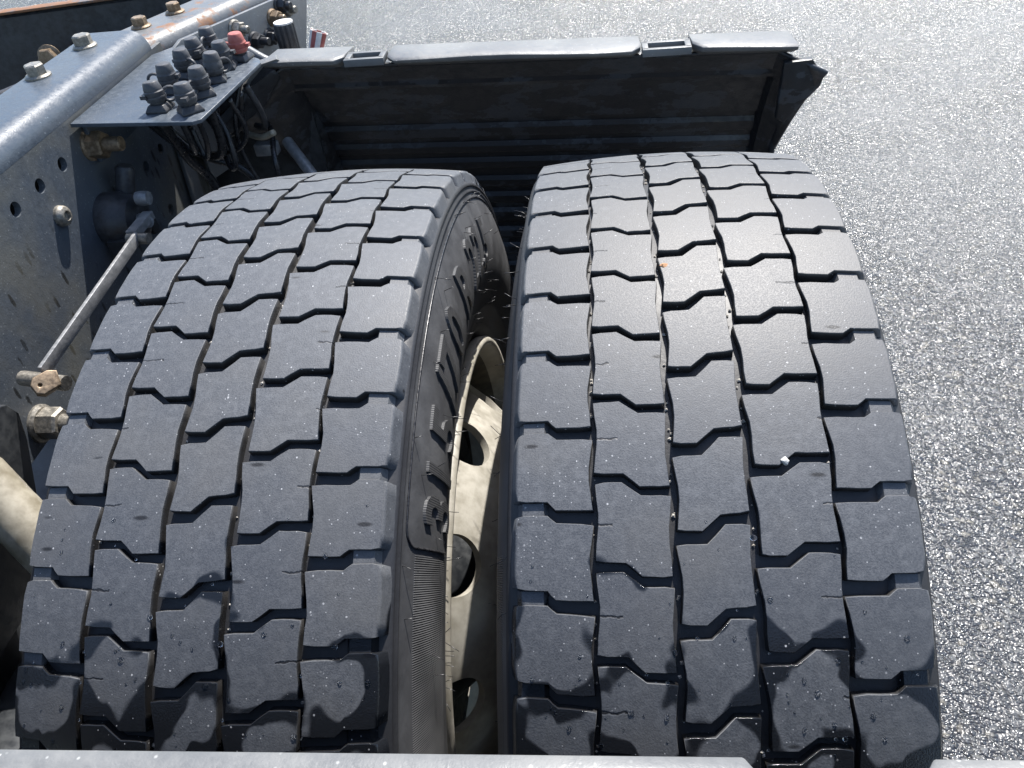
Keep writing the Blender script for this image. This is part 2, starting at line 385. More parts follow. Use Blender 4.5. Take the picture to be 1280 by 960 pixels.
# ------------------------------------------------------------------ ground
g = 150.0
gd = link('ground', mesh_from('ground', [(-g, -g, GZ), (g, -g, GZ), (g, g, GZ), (-g, g, GZ)], [(0, 1, 2, 3)]), M_asphalt)
gd['kind'] = 'structure'; gd['label'] = 'grey coarse asphalt yard glittering in low sun'

# ------------------------------------------------------------------ wheels
RAD = 0.507; PITCH = 360.0 / 56; DEPTH = 0.0078
def crown(x): return RAD - 0.0086 * (x / 0.135) ** 2
# rib: (upper edge [(x mm, deg)], lower edge, left waist (x mm, deg shift), right waist)
RIBS = {
 1: ([(-125.5, .68), (-104.5, .66), (-99, .10), (-76, 0)], [(-126, -4.58), (-104.3, -4.62), (-99.3, -5.25), (-76.5, -5.30)], 0.0, -2.4),
 2: ([(-72, 0), (-56, .04), (-44.4, -.98), (-27, -1.0)], [(-72.5, -5.57), (-54.4, -5.62), (-45.1, -6.58), (-27.2, -6.6)], 1.8, -1.6),
 3: ([(-22, 0), (-4, .06), (7.2, 1.41), (20.7, 1.45)], [(-20.8, -5.30), (-6.5, -5.32), (4.4, -4.18), (21.3, -4.0)], 2.6, -1.0),
 4: ([(26, 0), (44.9, .03), (56, 1.05), (74, 1.06)], [(29.5, -5.45), (43.7, -5.43), (54.1, -4.5), (74.4, -4.49)], 1.8, -1.6),
 5: ([(77.2, 0), (101.9, .02), (107.1, .5), (127, .55)], [(79, -5.27), (99, -5.27), (104.6, -4.73), (126.5, -4.70)], 2.2, 0.0),
}
PH5 = {1: 72.22, 2: 75.24, 3: 70.74, 4: 69.18, 5: 67.34}          # angle of block 5 of each rib, right-hand tyre

def block_mesh(rib, seed):
    rnd = random.Random(seed)
    top, bot, lw, rw = RIBS[rib]
    def sub(E):
        out = []
        for i in range(3):
            m = 3 if i != 1 else 2
            for k in range(m):
                f = k / m; out.append((E[i][0] * (1 - f) + E[i + 1][0] * f, E[i][1] * (1 - f) + E[i + 1][1] * f))
        out.append(E[3]); return out
    T = sub(top); B = sub(bot); nx = len(T); ny = 6
    mm2deg = lambda d: math.degrees(d / 1000 / RAD)
    grid = []
    for j in range(ny):
        f = j / (ny - 1); bul = 1 - abs(2 * f - 1) ** 1.5; row = []
        for i in range(nx):
            s = i / (nx - 1)
            x = B[i][0] * (1 - f) + T[i][0] * f; a = B[i][1] * (1 - f) + T[i][1] * f
            x += bul * (lw * (1 - s) + rw * s)
            gx = (2 * s - 1) * (.45 + 1.0 * (1 - bul))
            if not ((rib == 1 and s < .5) or (rib == 5 and s > .5)): x += gx
            row.append([x, a, s, f])
        grid.append(row)
    # irregular wear of the outline
    per = [(0, i) for i in range(nx)] + [(j, nx - 1) for j in range(1, ny)] + [(ny - 1, i) for i in range(nx - 2, -1, -1)] + [(j, 0) for j in range(ny - 2, 0, -1)]
    for (j, i) in per:
        grid[j][i][0] += rnd.uniform(-.22, .22); grid[j][i][1] += mm2deg(rnd.uniform(-.2, .2))
    # small knock-offs at the corners
    for (j, i) in ((0, 0), (0, nx - 1), (ny - 1, 0), (ny - 1, nx - 1)):
        q = rnd.uniform(.4, 1.1)
        grid[j][i][0] += q * (1 if i == 0 else -1); grid[j][i][1] += mm2deg(q * (1 if j == 0 else -1) * .8)
    cx = sum(grid[j][i][0] for j, i in per) / len(per); ca = sum(grid[j][i][1] for j, i in per) / len(per)
    def P(x, a, r):                                          # block stands at the top of the tyre
        th = R_(90 + a); return Vector((x / 1000, -r * math.cos(th), r * math.sin(th)))
    V = []; N = []; A = []; F = []
    def normal2(j, i):                                       # outward direction in the (x mm, arc mm) plane
        dx = (1 if i == nx - 1 else -1 if i == 0 else 0); da = (1 if j == ny - 1 else -1 if j == 0 else 0)
        return dx, da
    ins = -0.25
    arc = lambda d: mm2deg(d)
    tilt = rnd.uniform(-.0002, .0002)
    for j in range(ny):
        for i in range(nx):
            x, a, s, f = grid[j][i]; dx, da = normal2(j, i)
            if rib == 1 and i == 0: dx = -2.0 / ins
            if rib == 5 and i == nx - 1: dx = 2.0 / ins
            xx = x - dx * ins; aa = a - arc(da * ins)
            V.append(P(xx, aa, crown(xx / 1000) + tilt * (s - .5))); th = R_(90 + aa)
            N.append(Vector((2 * 0.0086 * xx / 1000 / .135 ** 2, -math.cos(th), math.sin(th))).normalized()); A.append((s, f, rib))
    for j in range(ny - 1):
        for i in range(nx - 1): F.append((j * nx + i, j * nx + i + 1, (j + 1) * nx + i + 1, (j + 1) * nx + i))
    np_ = len(per); WL = []
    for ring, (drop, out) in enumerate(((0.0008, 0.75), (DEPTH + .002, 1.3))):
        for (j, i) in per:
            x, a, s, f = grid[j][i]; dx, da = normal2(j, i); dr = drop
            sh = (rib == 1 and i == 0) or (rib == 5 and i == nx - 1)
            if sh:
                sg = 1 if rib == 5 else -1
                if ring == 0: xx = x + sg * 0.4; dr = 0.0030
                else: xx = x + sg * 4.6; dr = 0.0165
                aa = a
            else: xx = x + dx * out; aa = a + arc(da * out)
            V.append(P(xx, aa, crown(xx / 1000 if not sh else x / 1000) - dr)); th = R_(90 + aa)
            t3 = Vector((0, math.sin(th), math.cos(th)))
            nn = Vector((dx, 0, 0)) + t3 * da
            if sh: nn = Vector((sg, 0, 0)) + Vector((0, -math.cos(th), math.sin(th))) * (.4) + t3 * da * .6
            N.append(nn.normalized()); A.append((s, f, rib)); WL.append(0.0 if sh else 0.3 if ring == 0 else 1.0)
    for k in range(np_):
        m = (k + 1) % np_; a0 = per[k][0] * nx + per[k][1]; a1 = per[m][0] * nx + per[m][1]; b = nx * ny
        F.append((a1, a0, b + k, b + m)); F.append((b + m, b + k, b + np_ + k, b + np_ + m))
    me = mesh_from('tread_block', V, F)
    bm = bmesh.new(); bm.from_mesh(me); bmesh.ops.recalc_face_normals(bm, faces=bm.faces[:])
    # open shell: make sure the worn face looks outward
    bm.faces.ensure_lookup_table()
    if bm.faces[0].normal.dot(N[0]) < 0: bmesh.ops.reverse_faces(bm, faces=bm.faces[:])
    bm.to_mesh(me); bm.free(); me.shade_smooth()
    me.normals_split_custom_set_from_vertices([tuple(n) for n in N])
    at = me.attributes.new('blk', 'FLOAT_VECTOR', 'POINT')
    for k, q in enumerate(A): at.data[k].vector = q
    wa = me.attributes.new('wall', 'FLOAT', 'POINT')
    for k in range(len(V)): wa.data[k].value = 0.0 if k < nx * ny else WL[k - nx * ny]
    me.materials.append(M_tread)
    return me

BLOCKS = {r: [block_mesh(r, 100 * r + k) for k in range(5)] for r in RIBS}

SIDE = [(.4868, .1296), (.4856, .1318), (.4838, .1322), (.4826, .1309), (.4800, .1315), (.4786, .1334), (.4770, .1337), (.4756, .1326),
        (.468, .1350), (.458, .1385), (.448, .1418), (.436, .1450), (.422, .1476), (.408, .1488), (.395, .1482), (.378, .1455), (.362, .1408), (.350, .1370), (.347, .1374), (.343, .1350),
        (.330, .1295), (.322, .1270), (.319, .1272), (.316, .1246), (.308, .1190), (.300, .1150)]
def side_x(r):
    P = SIDE
    for (r0, x0), (r1, x1) in zip(P, P[1:]):
        if r1 <= r <= r0: return x0 + (x1 - x0) * (r0 - r) / (r0 - r1)
    return P[-1][1]

def carcass_mesh():
    half = [(crown(x) - DEPTH, x) for x in (0.0, .03, .06, .09, .112)] + [(.4905, .1225), (.4880, .1280)] + SIDE
    prof = [(r, -x) for r, x in half[::-1]] + half[1:]
    n = 224; mb = MB()
    rows = []
    for (r, x) in prof:
        rows.append([(x, -r * math.cos(2 * math.pi * i / n), r * math.sin(2 * math.pi * i / n)) for i in range(n)])
    mb.strip(rows, closed=True)
    return mb.mesh('tyre', True, 50)

def bridge_mesh(rib):
    """raised tie-bars in the outer half of the shoulder grooves, one per groove: joined, they belong to the moulded casing"""
    mb = MB(); sg = 1 if rib == 5 else -1
    off = .55 if rib == 5 else .68
    for k in range(56):
        a0 = PH5[rib] + k * PITCH + (.25 if rib == 5 else .35)
        rows = []
        for (aa, dr) in ((-.35, .0080), (-.2, .0028), (1.35, .0028), (1.5, .0080)):
            th = R_(a0 + aa); row = []
            for xx, e in ((.104, .0055), (.107, 0), (.121, 0), (.1245, .0055)):
                r = crown(xx) - dr - e * (1 if dr < .0075 else 0); row.append((sg * xx, -r * math.cos(th), r * math.sin(th)))
            rows.append(row)
        mb.strip(rows)
    return mb.mesh('tie_bars', True, 40)

CARC = carcass_mesh(); BR = {1: bridge_mesh(1), 5: bridge_mesh(5)}

def rim_mesh():
    # drop-centre barrel with rolled flange, both sides
    pr = [(.2885, -.1120), (.270, -.090), (.262, -.055), (.262, .040), (.278, .075), (.2885, .1120)]
    n = 96; mb = MB()
    mb.strip([[(x, -r * math.cos(2 * math.pi * i / n), r * math.sin(2 * math.pi * i / n)) for i in range(n)] for r, x in pr], closed=True)
    return mb.mesh('rim', True, 45)
RIM = rim_mesh()
def flange_mesh():
    n = 128; mb = MB()
    for sg in (-1, 1):
        pr = [(.2884, .1118), (.2915, .1190), (.2945, .1300), (.2985, .1345), (.3040, .1348), (.3072, .1300), (.3060, .1200), (.3000, .1140)]
        mb.strip([[(sg * x, -r * math.cos(2 * math.pi * i / n), r * math.sin(2 * math.pi * i / n)) for i in range(n)] for r, x in pr], closed=True)
    return mb.mesh('rim_flange', True, 60)
RFL = flange_mesh()

def disc_mesh():
    out = [(.110, .168), (.165, .168), (.182, .165), (.200, .156), (.228, .128), (.250, .098), (.262, .080)]
    inn = [(r - .002, x - .011) for r, x in out]
    n = 80; mb = MB(); prof = out + inn[::-1]; prof = prof + [prof[0]]
    mb.strip([[(x, -r * math.cos(2 * math.pi * i / n), r * math.sin(2 * math.pi * i / n)) for i in range(n)] for r, x in prof], closed=True)
    me = mb.mesh('disc'); bm = bmesh.new(); bm.from_mesh(me); bmesh.ops.remove_doubles(bm, verts=bm.verts[:], dist=1e-5)
    bmesh.ops.recalc_face_normals(bm, faces=bm.faces[:]); bm.to_mesh(me); bm.free()
    o = bpy.data.objects.new('tmp', me); COL.objects.link(o)
    c = MB()
    for k in range(10):
        a = R_(58.5 + 36 * k); rr = .2300; d = Vector((1, 0, 0)) * .70 + Vector((0, -math.cos(a), math.sin(a))) * .62
        p = Vector((.125, -rr * math.cos(a), rr * math.sin(a)))
        c.lathe([(.031, -.06), (.031, .06)], 32, frame_m(p, d))
    cm = c.mesh('cut'); co = bpy.data.objects.new('cut', cm); COL.objects.link(co)
    md = o.modifiers.new('b', 'BOOLEAN'); md.object = co; md.operation = 'DIFFERENCE'; md.solver = 'EXACT'
    res = eval_mesh(o, 'wheel_disc')
    bpy.data.objects.remove(o); bpy.data.objects.remove(co)
    res.materials.clear(); res.shade_smooth(); res.set_sharp_from_angle(angle=R_(35))
    return res
DISC = disc_mesh()

def glyph(ch, th0, h=.050, r0=.4015, wide=1.0, depth=.0023):
    cu = bpy.data.curves.new('t', 'FONT'); cu.body = ch; cu.size = 1.0; cu.extrude = 0.0; cu.resolution_u = 3; cu.offset = 0.016
    cu.fill_mode = 'FRONT'
    o = bpy.data.objects.new('t', cu); COL.objects.link(o); me = eval_mesh(o, 'letter')
    bpy.data.objects.remove(o); bpy.data.curves.remove(cu); me.materials.clear()
    bm = bmesh.new(); bm.from_mesh(me); bmesh.ops.remove_doubles(bm, verts=bm.verts[:], dist=1e-4)
    bmesh.ops.triangulate(bm, faces=bm.faces[:])
    for _ in range(4):
        es = [e for e in bm.edges if e.calc_length() > .085]
        if es: bmesh.ops.subdivide_edges(bm, edges=es, cuts=1)
        bmesh.ops.triangulate(bm, faces=bm.faces[:])
    fs = bm.faces[:]
    ex = bmesh.ops.extrude_face_region(bm, geom=fs)
    tv = [v for v in ex['geom'] if isinstance(v, bmesh.types.BMVert)]
    ts = set(tv); ymax = max(v.co.y for v in bm.verts); ymin = min(v.co.y for v in bm.verts); xmin = min(v.co.x for v in bm.verts)
    sc = h / .72
    for v in bm.verts:
        up = v in ts
        r = r0 + v.co.y * sc; th = R_(th0) + (v.co.x - xmin) * sc * wide / .427
        x = side_x(r) + (depth if up else -.001)
        v.co = (x, -r * math.cos(th), r * math.sin(th))
    bmesh.ops.recalc_face_normals(bm, faces=bm.faces[:]); bm.to_mesh(me); bm.free()
    me.shade_smooth(); me.set_sharp_from_angle(angle=R_(40))
    return me

def frame_line():
    """raised moulding line round the size panel on the sidewall"""
    mb = MB(); pts = []
    def q(r, d): th = R_(d); return (side_x(r) + .0004, -r * math.cos(th), r * math.sin(th))
    for d in range(150, 60, -2): pts.append(q(.4705, d))
    for k in range(7):
        a = k / 6 * math.pi / 2; pts.append(q(.4705 - .012 * (1 - math.cos(a)), 60 - 1.9 * math.sin(a)))
    for k in range(1, 9): pts.append(q(.4585 - .054 * k / 8, 58.1))
    return mb.tube(pts, .0010, 6).mesh('panel_line', True)

def make_wheel(name, x0, shift, label):
    w = empty(name, (x0, 0, GZ), label, 'wheel', 'twin rear wheels')
    ty = link('tyre', CARC, M_carc, w, (0, 0, -GZ))
    rnd = random.Random(int(x0 * 100) + 50)
    for rib in (1, 2, 3, 4, 5):
        for k in range(56):
            a = PH5[rib] + shift + (k - 8) * PITCH
            link('tread_block', BLOCKS[rib][rnd.randrange(5)], None, ty, rot=(-R_(a - 90), 0, 0))
    for r in (1, 5):
        b = link('groove_tie_bars', BR[r], M_tread, ty, rot=(-R_(shift), 0, 0)); b['kind'] = 'stuff'
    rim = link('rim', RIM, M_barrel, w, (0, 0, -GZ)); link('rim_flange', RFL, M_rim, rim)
    return w, ty, rim

wl, tl, rl = make_wheel('truck_wheel', -0.340, -4.95, 'inner twin wheel next to chassis rail, raised size numbers on its sidewall')
wr, tr, rr_ = make_wheel('truck_wheel', 0.0, 0.0, 'outer twin wheel bordering the open asphalt, orange pebble caught in its tread')
link('wheel_disc', DISC, M_rim, rl)
dr = link('wheel_disc', DISC, M_rim, rr_, rot=(0, 0, math.pi))
for ch, th, wd in (('3', 60.3, .86), ('1', 65.4, .86), ('5', 69.3, .86), ('/', 74.6, .9), ('7', 77.6, .86), ('0', 83.2, .86), ('R', 91.5, .86), ('2', 99.4, .86), ('2', 104.4, .86), ('.', 109.4, .9), ('5', 111.2, .86)):
    link('raised_letter', glyph(ch, th, wide=wd), M_let, tl)
link('moulded_line', frame_line(), M_hose, tl)

def hairs(seed, side, n, a0, a1):
    rnd = random.Random(seed); mb = MB()
    for k in range(n):
        th = R_(rnd.uniform(a0, a1)); r = rnd.choice([.470, .452, .43, .40, .375, .35, .33]) + rnd.uniform(-.004, .004)
        x = side_x(r) - .001; L = rnd.uniform(.006, .016)
        e = Vector((0, -math.cos(th), math.sin(th))); t = Vector((0, math.sin(th), math.cos(th)))
        p = Vector((side * x, 0, 0)) + e * r; d = Vector((side, 0, 0)) + e * rnd.uniform(-.3, .7) + t * rnd.uniform(-.8, .8)
        d.normalize(); b = Vector((rnd.uniform(-.4, .4), rnd.uniform(-.4, .4), rnd.uniform(-.4, .4)))
        mb.tube([p, p + d * L * .5, p + d * L + b * L * .4], .00032, 4)
    return mb.mesh('hairs', True)
for ty, sd, side, n, a0, a1 in ((tl, 3, 1, 70, 35, 130), (tr, 4, -1, 70, 35, 130)):
    h = link('rubber_hairs', hairs(sd, side, n, a0, a1), M_hose, ty); h['kind'] = 'stuff'

def droplets(seed, n):
    rnd = random.Random(seed); mb = MB()
    for k in range(n):
        th = R_(rnd.triangular(40, 64, 44)); x = rnd.uniform(-.12, .12); r = crown(x)
        s = rnd.choice([.0007, .0009, .0012, .0018]) * rnd.uniform(.8, 1.2)
        e = Vector((0, -math.cos(th), math.sin(th)))
        M = frame_m(Vector((x, 0, 0)) + e * (r - s * .15), e) @ Matrix.Diagonal((s * rnd.uniform(.8, 1.25), s, s * .62, 1))
        mb.lathe([(.75, -.25), (1, .05), (.92, .4), (.7, .72), (.38, .93), (.02, 1.0)], 12, M)
    return mb.mesh('droplets', True)
for ty, sd in ((tl, 11), (tr, 12)):
    d = link('water_droplets', droplets(sd, 70), M_water, ty); d['kind'] = 'stuff'

def grit(seed, n):
    rnd = random.Random(seed); mb = MB()
    for k in range(n):
        x = rnd.choice([-.0745, -.0235, .0245, .0758]) + rnd.uniform(-.0012, .0012); th = R_(rnd.uniform(42, 112)); r = crown(x) - DEPTH + .0006
        e = Vector((0, -math.cos(th), math.sin(th))); q = rnd.uniform(.0006, .0016)
        mb.add([Vector(c) * rnd.uniform(.7, 1.2) for c in ((1, 0, 0), (-1, 0, 0), (0, 1, 0), (0, -1, 0), (0, 0, 1), (0, 0, -1))], [(0, 2, 4), (2, 1, 4), (1, 3, 4), (3, 0, 4), (2, 0, 5), (1, 2, 5), (3, 1, 5), (0, 3, 5)], frame_m(Vector((x, 0, 0)) + e * r, e, rnd.uniform(0, 6)) @ Matrix.Diagonal((q, q * 1.2, q * .8, 1)))
    return mb.mesh('grit')
for ty, sd in ((tl, 21), (tr, 22)):
    d = link('groove_grit', grit(sd, 130), M_grit, ty); d['kind'] = 'stuff'

def pebble(name, x, th, r, s, mat, label):
    rnd = random.Random(int(th * 10)); bm = bmesh.new(); bmesh.ops.create_icosphere(bm, subdivisions=2, radius=1)
    for v in bm.verts: v.co = v.co.normalized() * rnd.uniform(.78, 1.12)
    me = bpy.data.meshes.new(name); bm.to_mesh(me); bm.free()
    t = R_(th); o = link(name, me, mat, None, (x, -r * math.cos(t), r * math.sin(t)), (.4, .7, .2)); o.scale = (s * 1.2, s, s * .85)
    return tag(o, label, 'pebble')
pebble('pebble', -.018, 82.6, .505, .0036, M_stone1, 'small orange pebble wedged in the outer tyre tread groove')
pebble('pebble', .0475, 64.0, .505, .0028, M_stone2, 'small white pebble stuck in the outer tyre tread groove')

# ------------------------------------------------------------------ chassis rail
XW = -.70
rail = empty('chassis_rail', (XW, 0, GZ), 'blue grey steel chassis rail with bolted top flange left of the wheels', 'chassis rail')
def rl_(o):                                                        # children keep world coordinates
    o.location = Vector(o.location) - Vector(o.parent.location); return o
MX = Matrix(((0, 0, 1, 0), (1, 0, 0, 0), (0, 1, 0, 0), (0, 0, 0, 1)))        # (u,v,w) -> (w,u,v): plate in a plane x = const
web = plate('web', [(-.62, .245), (.575, .245), (.575, .503), (-.62, .503)],
            [(.099, .464, .0085), (.151, .465, .0085), (.203, .466, .0085), (.255, .467, .0085), (.467, .388, .0075), (.415, .386, .0075), (-.02, .463, .0085), (.16, .315, .008), (.43, .31, .008)], .008, Matrix.Translation((XW - .004, 0, 0)) @ MX)
rl_(link('web', web, M_web, rail))
mb = MB(); mb.box((XW - .06, -.03, .37), (.006, 1.16, .25)); rl_(mb.build('dark_hole_backing', M_dark, rail))  # added dark backing so the web holes read as shaded
def flange(y0, y1, zt, xw, wdt, rad, name, mat, par):
    prof = [(xw, zt - rad - .0022)]
    for k in range(9):
        a = k / 8 * math.pi / 2; prof.append((xw - rad + rad * math.cos(a), zt - rad + rad * math.sin(a)))
    prof.append((xw - wdt, zt)); prof.append((xw - wdt, zt - .009)); 
    for k in range(8, -1, -1):
        a = k / 8 * math.pi / 2; q = rad - .009; prof.append((xw - rad + q * math.cos(a), zt - rad + q * math.sin(a)))
    prof.append((xw - .009, zt - rad - .0022))
    mb = MB(); rows = [[(x, y, z) for x, z in prof] for y in (y0, y1)]; mb.strip(rows, closed=True)
    n = len(prof); mb.F.append(list(range(n))); mb.F.append(list(range(2 * n - 1, n - 1, -1)))
    return rl_(mb.build(name, mat, par, angle=30))
flange(-.62, .545, .531, XW, .083, .026, 'top_flange', M_frame, rail)

def hex_bolt(mb, M, af=.019, h=.012, wr=.0165, wh=.004, stud=None):
    R6 = af / math.sqrt(3) * 1.0
    mb.lathe([(wr, 0), (wr, wh * .5), (wr * .86, wh)], 24, M)
    V = [(R6 * math.cos(k * math.pi / 3) * s, R6 * math.sin(k * math.pi / 3) * s, z) for (s, z) in ((1, wh * .8), (1, wh + h * .86), (.86, wh + h)) for k in range(6)]
    F = [(j * 6 + k, j * 6 + (k + 1) % 6, (j + 1) * 6 + (k + 1) % 6, (j + 1) * 6 + k) for j in range(2) for k in range(6)] + [tuple(range(12, 18)), tuple(range(5, -1, -1))]
    mb.add(V, F, M)
    if stud: mb.lathe([(stud[0], 0), (stud[0], wh + h + stud[1] - .0015), (stud[0] * .82, wh + h + stud[1])], 16, M)
def bolt(par, p, d, mat, roll=.3, **kw):
    mb = MB(); hex_bolt(mb, frame_m(p, d, roll), **kw); return rl_(mb.build('bolt', mat, par, angle=35))
bolt(rail, (-.764, .374, .531), (0, 0, 1), M_bolt, .2, af=.021, h=.012, wr=.0160)
bolt(rail, (-.757, .483, .531), (0, 0, 1), M_bolt, .7, af=.021, h=.012, wr=.0160)
bolt(rail, (-.764, .20, .531), (0, 0, 1), M_bolt, .5, af=.021, h=.012, wr=.0160)
bolt(rail, (XW, .318, .462), (1, 0, 0), M_bronze, .4, af=.030, h=.018, wr=.019, stud=(.009, .022))
bolt(rail, (XW, .018, .268), (1, 0, 0), M_bolt, .9, af=.032, h=.022, wr=.022, wh=.006, stud=(.0105, .026))
# rounded plug with a slot
mb = MB(); mb.lathe([(.0125, 0), (.0125, .003), (.0115, .007), (.0085, .0095), (.006, .0098), (.0055, .006), (.001, .006)], 24, frame_m((XW, .209, .424), (1, 0, 0)))
rl_(mb.build('plug', M_bolt, rail, angle=50))
# splayed front section of the rail with its top flange
def poly_plate(pts, t):
    """pts: 3D outline of a flat plate, t: thickness vector"""
    n = len(pts); V = [Vector(p) for p in pts] + [Vector(p) + Vector(t) for p in pts]
    F = [tuple(range(n)), tuple(range(2 * n - 1, n - 1, -1))] + [(i, i + n, (i + 1) % n + n, (i + 1) % n) for i in range(n)]
    return MB().add(V, F)
A_ = Vector((-.712, .55, 0)); B_ = Vector((-.60, .814, 0)); dirn = (B_ - A_).normalized(); nrm = Vector((dirn.y, -dirn.x, 0))
rows = []
for s in (A_, A_ + dirn * .12, A_ + dirn * .3, B_):
    row = []
    for (o, z) in [(0, .24), (0, .488)] + [(-.024 + .024 * math.cos(k * math.pi / 16), .488 + .024 * math.sin(k * math.pi / 16)) for k in range(1, 9)] + [(-.085, .512), (-.085, .503)]:
        q = s + nrm * o; row.append((q.x, q.y, z))
    rows.append(row)
fs = MB().strip(rows); rl_(fs.build('front_section', M_rustf2, rail, angle=40))
for s in (.055, .125):
    q = A_ + dirn * s - nrm * .062; bolt(rail, (q.x, q.y, .512), (0, 0, 1), M_bronze, s * 9, af=.019, h=.011, wr=.015)

# gusset plate bolted to the splayed section
gus = empty('gusset_plate', (-.66, .65, .4), 'light grey gusset plate with a row of bolts beyond the connector panel', 'bracket')
G0 = Vector((-.690, .545, 0)); gd_ = Vector((.35, .937, 0)).normalized(); gn = Vector((gd_.y, -gd_.x, 0))
def gp(s, z, o=0): q = G0 + gd_ * s + gn * o; return (q.x, q.y, z)
me = poly_plate([gp(0, .30, .006), gp(0, .492, .006), gp(.035, .505, .006), gp(.245, .4985, .006), gp(.34, .488, .006), gp(.29, .38, .006), gp(.27, .30, .006)], gn * .007)
rl_(me.build('plate', M_frame2, gus, bevel=.0015))
for (s, z, m, st) in ((.145, .485, M_bolt, .012), (.268, .478, M_bolt, .01), (.236, .474, M_bronze, .01), (.216, .450, M_blk, .016), (.180, .456, M_blk, .014), (.26, .487, M_blk, .008)):
    mb = MB(); hex_bolt(mb, frame_m(gp(s, z, .013), gn, s * 20), af=.020, h=.012, wr=.014, stud=(.006, st)); rl_(mb.build('bolt', m, gus, angle=35))

# ------------------------------------------------------------------ connector panel with capped couplings
PZ = .496
pan = empty('connector_panel', (-.62, .3, PZ), 'blue grey angled plate carrying capped test couplings on the chassis rail', 'bracket')
out = [(-.697, .2985), (-.535, .281), (-.527, .288), (-.514, .47), (-.520, .484), (-.60, .555), (-.672, .572), (-.697, .535)]
pl = plate('plate', out, [], .0035, Matrix.Translation((0, 0, PZ)), .0006)
rl_(link('plate', pl, M_frame, pan))
mb = MB(); mb.box((-.694, .415, PZ - .030), (.006, .20, .052)); rl_(mb.build('mounting_flange', M_frame, pan, bevel=.001))

def cap(p, k, red=False):
    x, y = p; z = PZ + .0024; rk = random.Random(k + 31); TL = Matrix.Translation((x, y, z)) @ Euler((rk.uniform(-.09, .09), rk.uniform(-.09, .09), 0)).to_matrix().to_4x4()
    base = MB(); Mt = Matrix.Translation((x, y, z)) @ Matrix.Rotation(k * .7, 4, 'Z')
    V = []
    for s, h in ((.0145, 0), (.0145, .003), (.0105, .010)):
        V += [(s, s, h), (-s, s, h), (-s, -s, h), (s, -s, h)]
    F = [(0, 1, 5, 4), (1, 2, 6, 5), (2, 3, 7, 6), (3, 0, 4, 7), (4, 5, 9, 8), (5, 6, 10, 9), (6, 7, 11, 10), (7, 4, 8, 11), (8, 9, 10, 11), (3, 2, 1, 0)]
    base.add(V, F, Mt); base.lathe([(.0095, .009), (.0095, .014)], 16, Mt)
    PV = Matrix.Translation((x, y, z)) @ Matrix.Diagonal((.92, .92, .86, 1)) @ Matrix.Translation((-x, -y, -z))
    c = rl_(base.build('coupling', M_blk, pan, bevel=.0008)); c.data.transform(PV)
    cm = MB(); cm.lathe([(.0118, .0125), (.0128, .014), (.0130, .026), (.0118, .0275), (.0118, .0295), (.0100, .0380), (.0085, .0395), (.004, .0400)], 28, TL @ Matrix.Diagonal((1, 1, rk.uniform(.94, 1.06), 1)))
    cm.lathe([(.0136, .0165), (.0139, .018), (.0136, .0195)], 28, TL)
    # retaining loop
    ang = k * 1.3 + .6; d = Vector((math.cos(ang), math.sin(ang), 0)); cpt = Vector((x, y, z + .018)) + d * .018
    loop = [cpt + d * (.0095 * math.cos(a)) + Vector((0, 0, 1)) * (.0095 * math.sin(a)) for a in [i * 2 * math.pi / 16 for i in range(17)]]
    cm.tube(loop, .0021, 8)
    cm.box((x - d.x * .014, y - d.y * .014, z + .022), (.008, .008, .005), None)
    me = cm.mesh('cap', angle=38); me.transform(PV)
    o = link('cap', me, M_red if red else M_cap, c); o.location = -Vector(pan.location) - Vector(c.location)
    if red: c['label'] = 'coupling with a faded red cap at the far corner'
CAPS = [(-.592, .324), (-.549, .313), (-.602, .383), (-.551, .362), (-.603, .436), (-.553, .410), (-.602, .482), (-.556, .457), (-.604, .530)]
for k, p in enumerate(CAPS): cap(p, k)
cap((-.545, .486), 2, True)

# ------------------------------------------------------------------ ride height linkage
lev = empty('ride_height_sensor', (XW, .3, .34), 'round ride height sensor with a flat pale steel link bar', 'sensor')
mb = MB(); mb.lathe([(.036, 0), (.036, .020), (.032, .026), (.030, .040), (.020, .044)], 32, frame_m((XW, .29, .372), (1, 0, 0)))
mb.lathe([(.012, 0), (.012, .030), (.009, .034)], 16, frame_m((XW + .02, .318, .398), (.3, .2, 1))); mb.box((XW + .022, .262, .352), (.026, .022, .018)); mb.lathe([(.008, 0), (.008, .05)], 12, frame_m((XW + .02, .33, .372), (0, .3, -1)))
rl_(mb.build('body', M_blk, lev, angle=40))
mb = MB(); mb.tube([(XW + .04, .288, .372), (-.640, .276, .378), (-.632, .262, .382)], .008, 12); mb.box((-.634, .250, .385), (.013, .050, .010)); mb.lathe([(.0085, -.008), (.0095, 0), (.0085, .008)], 14, frame_m((-.640, .287, .402), (1, 0, 0)))
rl_(mb.build('lever', M_steel, lev, angle=40))
mb = MB(); mb.tube([(-.64, .225, .381), (-.612, .222, .381)], .007, 12); rl_(mb.build('pivot_pin', M_bolt, lev, angle=40))
a = Vector((-.626, .222, .384)); b = Vector((-.628, -.012, .368)); mb = MB()
L = (b - a).normalized(); up = Vector((0, 0, 1)); up = (up - L * up.dot(L)).normalized(); sx = L.cross(up)
V = [p + sx * (i * .0022) + up * (j * .0070) for p in (a, b) for i, j in ((-1, -1), (1, -1), (1, 1), (-1, 1))]
mb.add(V, [(0, 1, 2, 3), (7, 6, 5, 4), (0, 4, 5, 1), (1, 5, 6, 2), (2, 6, 7, 3), (3, 7, 4, 0)]); rl_(mb.build('link_bar', M_steel, lev, bevel=.0006))
cl = plate('clevis', [(.012, .005), (.006, .009), (-.008, .009), (-.013, .004), (-.013, -.005), (-.008, -.009), (.008, -.008)], [(-.007, 0, .0028)], .012, frame_m((-.618, -.024, .364), (.55, -.45, .7)), .001)
rl_(link('clevis', cl, M_bronze, lev))
